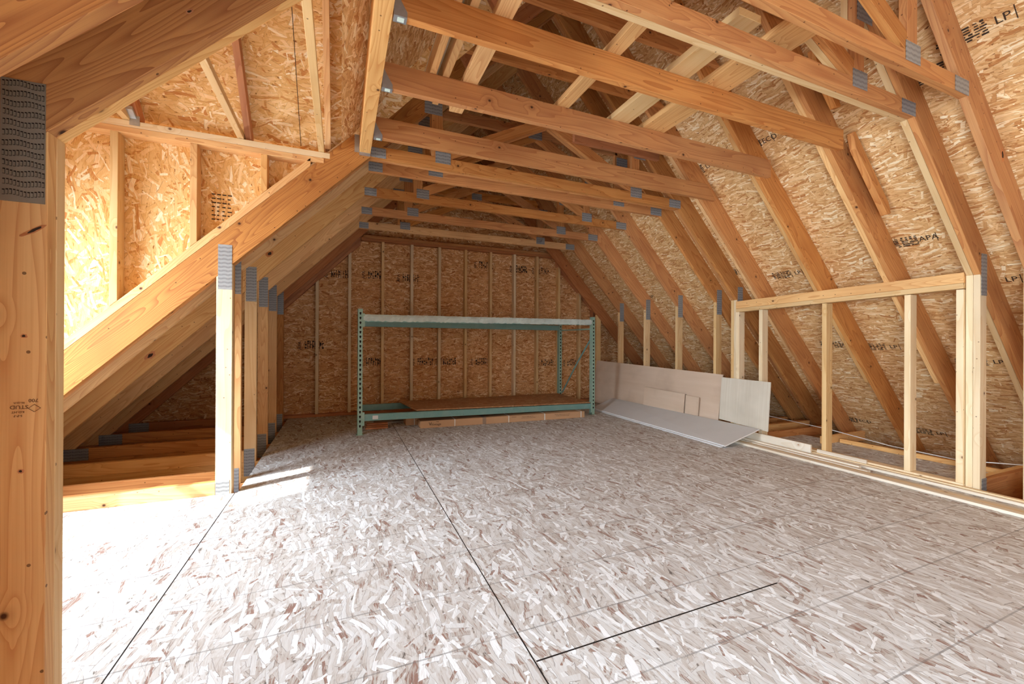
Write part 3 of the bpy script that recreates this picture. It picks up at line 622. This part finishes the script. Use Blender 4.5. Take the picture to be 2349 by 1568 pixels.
# crumpled film on the top beam: a wavy skin over face and top
bm = bmesh.new(); n = Vector((-ex.y, ex.x, 0)); rows = []; rr = random.Random(4)
for i in range(121):
    u = i/120; base = FL+ex*(0.03+u*((FR-FL).length-0.06)); zl_, zh = 1.232+0.03*u+rr.uniform(-.006, .006), 1.302+0.029*u
    prof = [(-0.003-rr.uniform(0, .003), zl_), (-0.006-rr.uniform(0, .005), zl_+0.025), (-0.006-rr.uniform(0, .006), zh-0.02), (-0.003, zh+rr.uniform(.001, .006)), (0.044, zh+rr.uniform(.001, .006))]
    rows.append([bm.verts.new(base+n*a+Vector((0,0,z))) for a, z in prof])
for A, B in zip(rows, rows[1:]):
    for k in range(4): bm.faces.new((A[k], B[k], B[k+1], A[k+1]))
rp('film_wrap', bm, wrap)
for (p, zz) in ((FL, 1.255), (FR, 1.285), (FL, 0.185), (FR, 0.118)):   # beam connectors
    s = 1 if p is FL else -1
    rp('beam_connector', beam_bm(p+ex*(s*0.030)-n*0.004+Vector((0,0,zz-0.085)), p+ex*(s*0.030)-n*0.004+Vector((0,0,zz+0.06)), 0.03, 0.004, ex), 'rack')
rp('frame_brace', beam_bm(FR+Vector((0,0.06,1.205)), BR+Vector((0,-0.0,1.205)), 0.02, 0.02), 'rack')
rp('frame_brace', tube_bm([FR+Vector((-0.01,0.07,1.05)), FR+(BR-FR)*0.45+Vector((0,0,0.72)), BR+Vector((0,-0.06,0.22))], 0.011), 'rackdark')
rp('frame_brace', beam_bm(FL+Vector((0,0.06,1.205)), BL+Vector((0,0,1.205)), 0.02, 0.02), 'rack')
rp('beam_sticker', beam_bm(FL+ex*0.130-n*0.0012+Vector((0,0,0.181)), FL+ex*0.188-n*0.0012+Vector((0,0,0.180)), 0.040, 0.001), mat_plain('white sticker', srgb(226,226,222), 0.5))
# things on the rack
def quad_board(pts, th, name, mat, grain, lb, cat, group=None, bevel=0.001):
    bm = bmesh.new(); P = [Vector(p) for p in pts]; nrm = (P[1]-P[0]).cross(P[2]-P[0]).normalized()
    A = [bm.verts.new(p) for p in P]; B = [bm.verts.new(p-nrm*th) for p in P]
    bm.faces.new(A); bm.faces.new(B[::-1])
    for i in range(4): bm.faces.new((A[i], B[i], B[(i+1) % 4], A[(i+1) % 4]))
    o = finish(bm, name, mat, None, grain, bevel); tag(o, lb, cat, group); return o
M['osb_shelf'] = mat_osb('shelf strand board', srgb(176,128,86), [srgb(186,138,96), srgb(194,146,104), srgb(202,156,114), srgb(214,176,136)], srgb(120,76,46), rot=0.6, warm=srgb(160,104,70))
quad_board([(0.82, 4.835, 0.224), (3.262, 4.945, 0.172), (3.235, 5.835, 0.197), (0.72, 5.63, 0.222)], 0.012, 'shelf_panel', M['osb_shelf'], (1,0,0), 'brown strand board panel lying as the lower shelf of the rack', 'panel')
quad_board([(0.40, 5.30, 0.018), (1.05, 5.30, 0.018), (1.0, 5.9, 0.018), (0.40, 5.9, 0.018)], 0.016, 'grey_sheet', mat_plain('grey backing board', srgb(140,130,116), 0.8), (1,0,0), 'grey sheet on the floor seen through the open end of the rack', 'sheet')
for i in range(3):
    o = finish(beam_bm((0.27+0.01*i, 5.02+0.012*i, 0.011+0.0215*i), (0.52, 5.02+0.012*i, 0.011+0.0215*i), 0.02, 0.045), 'offcut', M['red'], None, (1,0,0)); tag(o, ('lowest','middle','topmost')[i]+' of the small offcuts stacked behind the rack post', 'offcut', 'offcuts behind the rack post')
o = finish(beam_bm((0.78, 5.62, 1.298), (3.20, 5.80, 1.298), 0.025, 0.09), 'long_board', M['fir'], None, (1,0,0)); o.location.z = 0.0; tag(o, 'long thin board lying on the top back beam of the rack', 'board')
# ------------------------------------------------------------------ cardboard cartons under the rack
M['card'] = mat_plain('brown cardboard', srgb(196,156,118), 0.8, 0, 0.06, 6)
M['strap'] = mat_plain('white strap', srgb(224,222,214), 0.5)
def carton(a, b_, h, d, label, straps, text):
    a, b_ = Vector(a), Vector(b_); X = (b_-a).normalized(); Nn = Vector((-X.y, X.x, 0)); L = (b_-a).length
    e = empty('flooring_carton', a, label, 'cardboard box')
    body = finish(beam_bm(a+Nn*d/2+Vector((0,0,h/2)), b_+Nn*d/2+Vector((0,0,h/2)), h-0.001, d), 'carton_body', M['card'], None, tuple(X), 0.003); local(body, e)
    for u, wd, mt_ in straps:
        c = a+X*u; bm = bmesh.new()
        beam_bm(c+Nn*(-0.0012)+Vector((0,0,0.001)), c+Nn*(-0.0012)+Vector((0,0,h+0.001)), wd, 0.0014, X, bm); beam_bm(c+Nn*(-0.001)+Vector((0,0,h+0.0008)), c+Nn*d+Vector((0,0,h+0.0008)), wd, 0.0014, X, bm)
        o = finish(bm, 'strap', mt_, None, bevel=0); local(o, e)
    for s, sz, u, z in text:
        text_mesh(s, sz, M['ink'], a+X*u-Nn*0.0006+Vector((0,0,z)), X, (0,0,1), 'printed_text', e, 0.0003)
    return e
tape = mat_plain('brown tape', srgb(150,128,108), 0.4)
carton((0.865, 4.842, 0), (3.06, 4.772, 0), 0.084, 0.20, 'long strapped cardboard carton in front, marked Vintage', [(0.41, 0.010, M['strap']), (0.78, 0.045, tape), (1.10, 0.012, M['strap']), (1.60, 0.014, M['strap']), (2.26-0.12, 0.012, M['strap'])],
       [('Vintage', 0.040, 0.185, 0.038), ('THE', 0.018, 0.200, 0.068), ('V', 0.056, 0.115, 0.045), ('UNFINISHED', 0.012, 1.17, 0.064), ('Keep dry  Handle with care', 0.014, 1.36, 0.062), ('store flat in a dry room before installing', 0.012, 1.37, 0.045), ('Keep dry  Handle with care  this side up', 0.014, 1.86, 0.062), ('store flat in a dry room before installing', 0.012, 1.86, 0.045)])
carton((0.735, 5.075, 0), (2.7, 5.09, 0), 0.085, 0.19, 'second cardboard carton lying behind the strapped one', [(0.10, 0.01, M['strap'])], [('VINTAGE', 0.018, 0.16, 0.05)])

# ------------------------------------------------------------------ sheets and panels along the far knee wall
gyp = mat_plain('grey gypsum face', srgb(214,214,212), 0.85, 0, 0.06, 5); gyps = mat_plain('white gypsum core', srgb(236,234,232), 0.8)
ds = empty('drywall_sheet', (3.42, 2.87, 0), 'upper grey drywall sheet tilted against the plywood', 'drywall sheet')
def sheet(e, P, th, face, core):
    P = [Vector(p) for p in P]; nrm = (P[1]-P[0]).cross(P[3]-P[0]).normalized()
    for nm, a, b_, mt_ in (('paper_face', 0.0, 0.002, face), ('core', 0.002, th, core)):
        bm = bmesh.new(); A = [bm.verts.new(p-nrm*a) for p in P]; B = [bm.verts.new(p-nrm*b_) for p in P]
        bm.faces.new(A); bm.faces.new(B[::-1])
        for i in range(4): bm.faces.new((A[i], B[i], B[(i+1) % 4], A[(i+1) % 4]))
        local(finish(bm, nm, mt_, None, (0,1,0), 0), e)
sheet(ds, [(3.418, 2.868, 0.027), (3.895, 2.868, 0.150), (3.925, 5.33, 0.150), (3.53, 5.30, 0.027)], 0.012, gyp, gyps)
ds2 = empty('drywall_sheet', (3.42, 2.87, 0), 'lower drywall sheet, its white edge showing under the upper one', 'drywall sheet')
sheet(ds2, [(3.402, 2.90, 0.0125), (3.885, 2.90, 0.137), (3.915, 5.34, 0.137), (3.52, 5.31, 0.0125)], 0.011, gyp, gyps)
def mat_ply(name, a, b_, grainscale=(1.2, 30, 1)):
    mt, t, b = nt(name); q = NB(t); uv = q.n('ShaderNodeUVMap').outputs[0]
    n = q.noise(q.vmath('MULTIPLY', uv, grainscale), 1.0, 4.0, 0.6, '2D'); n2 = q.noise(uv, 2.2, 3.0, 0.5, '2D')
    c = q.mix(n, (*a, 1), (*b_, 1)); c = q.mix(q.math('MULTIPLY', q.math('SUBTRACT', n2, 0.5, clamp=True), 1.6), c, (*[x*0.72 for x in a], 1))
    q.l(c, b.inputs['Base Color']); b.inputs['Roughness'].default_value = 0.55; return mt
ply = mat_ply('pale plywood', srgb(206,178,150), srgb(226,204,182), (0.8, 9, 1)); ash = mat_ply('whitewashed ash panel', srgb(206,194,172), srgb(228,220,204), (1.2, 60, 1))
quad_board([(3.925, 3.40, 0.02), (3.925, 5.90, 0.02), (4.015, 5.90, 0.715), (4.015, 3.40, 0.655)], -0.012, 'plywood_sheet', ply, (0,1,0), 'long low plywood panel leaning on the knee posts', 'plywood panel')
quad_board([(3.912, 3.66, 0.15), (3.912, 3.86, 0.15), (3.932, 3.86, 0.372), (3.932, 3.66, 0.368)], -0.006, 'plywood_offcut', ply, (0,1,0), 'narrow thin plywood offcut with dark gaps at its sides', 'plywood offcut')
quad_board([(3.905, 3.872, 0.15), (3.905, 4.60, 0.15), (3.925, 4.60, 0.40), (3.925, 3.872, 0.385)], -0.006, 'plywood_offcut', ply, (0,1,0), 'wide thin plywood offcut leaning on the long panel', 'plywood offcut')
quad_board([(3.945, 2.815, 0.128), (3.945, 3.39, 0.160), (3.985, 3.39, 0.628), (3.985, 2.815, 0.622)], -0.010, 'square_sheet', ash, (0,0,1), 'nearly square whitewashed panel leaning on the open stud wall', 'panel')
# ------------------------------------------------------------------ trim stock on the floor along the knee wall
ti = [0]
def trimb(x0, x1, y0, y1, z0, th, lb, xs=0.0, mat='trim'):
    bm = bmesh.new()
    v = [(x0, y0), (x1, y0), (x1+xs, y1), (x0+xs, y1)]
    prism_bm(v, 'z', z0, z0+th, bm)
    o = finish(bm, 'trim_board', M[mat], None, (0,1,0)); tag(o, lb, 'trim board', 'trim stock along the knee wall'); return o
trimb(3.665, 3.715, 0.60, 3.15, 0.0005, 0.019, 'outermost trim board in the row, farthest out on the floor', 0.03)
trimb(3.722, 3.765, 0.60, 3.15, 0.0005, 0.016, 'second trim board out on the floor, next to the outermost', 0.03, 'pale')
trimb(3.800, 3.842, 1.90, 3.25, 0.0005, 0.019, 'short trim board ending mid way with a reddish cut end', 0.02)
trimb(3.845, 3.880, 1.98, 3.25, 0.0005, 0.030, 'second short trim board ending mid way', 0.02)
trimb(3.790, 3.835, 0.60, 1.86, 0.0005, 0.010, 'thin trim strip on the floor nearest the viewer', 0.0)
trimb(3.925, 3.965, 0.60, 3.25, 0.0005, 0.019, 'trim board lying along the foot of the open stud wall', 0.01)
trimb(3.968, 4.005, 0.60, 3.20, 0.0005, 0.026, 'trim board tight against the wall plate', 0.0, 'pale')
trimb(3.930, 3.950, 2.40, 3.27, 0.0200, 0.076, 'thick trim stack piece with bevelled end by the middle stud', 0.0)
trimb(3.985, 4.0, 2.0, 2.38, 0.0268, 0.030, 'small trim offcut ending by the last studs', 0.0)
# string stretched along the eave
def wire(pts, lb): tag(finish(tube_bm(pts, 0.004, 6), 'string', mat_plain('white string', srgb(228,226,220), 0.6), None, bevel=0), lb, 'string')
wire([(4.72, 3.6, 0.16), (4.71, 3.334, 0.150), (4.70, 3.0, 0.135), (4.70, 2.675, 0.120), (4.70, 2.178, 0.070), (4.70, 1.712, 0.058), (4.70, 1.45, 0.10), (4.70, 1.2, 0.14)], 'thin white string sagging across the rafters behind the open stud wall')

# ------------------------------------------------------------------ panel stamps on the roof sheathing and the dormer cheek
def roof_stamp(x, y, txt='LP', s=0.06, seed=1):
    up_ = Vector((-1, 0, SR)).normalized(); al = Vector((0, 1, 0)); nn = Vector((-SR, 0, -1)).normalized()   # towards the room
    p = Vector((x, y, topR(x)))+nn*0.0015
    text_mesh(txt, s, M['ink'], p, -al, up_, 'panel_stamp', roof_r, 0.0004)
    r = random.Random(seed); bm = bmesh.new()
    for k in range(7):
        for j in range(6):
            c = p+al*(0.055+k*0.028+r.uniform(0, .01))+up_*((j-2.5)*s*0.24)
            beam_bm(c, c+al*r.uniform(.010, .030), s*r.uniform(.08, .19), 0.0006, up_, bm)
    beam_bm(p-al*0.045-up_*s*0.6, p-al*0.045+up_*s*0.6, 0.004, 0.0006, al, bm)
    finish(bm, 'panel_stamp', M['ink'], roof_r, bevel=0)
for i, (x, y, t_) in enumerate(((3.236,1.184,'LP'),(3.158,0.992,'LP'),(3.192,2.291,'TECO'),(3.182,2.862,'LP'),(4.09,2.621,'LP'),(3.996,3.159,'TECO'),(4.0,1.623,'APA'),(4.307,1.309,'LP'),(4.859,1.545,'LP'),(4.752,2.172,'LP'),(4.735,2.537,'APA'),(2.946,5.2,'APA'),(2.25,3.4,'LP'),(5.549,2.816,'TECO'),(5.56,2.162,'LP'),(4.112,4.674,'LP'),(3.289,4.173,'TECO'))):
    roof_stamp(x, y, t_, 0.06, i)
bm = bmesh.new(); r = random.Random(5)
for j in range(7):
    z = 1.99-j*0.028
    for k in range(4): box_bm(-0.80+k*0.03, -0.80+k*0.03+r.uniform(.010, .026), YA+0.0884, YA+0.0888, z, z+0.008, bm)
finish(bm, 'panel_stamp', M['ink'], cheek_far, bevel=0)
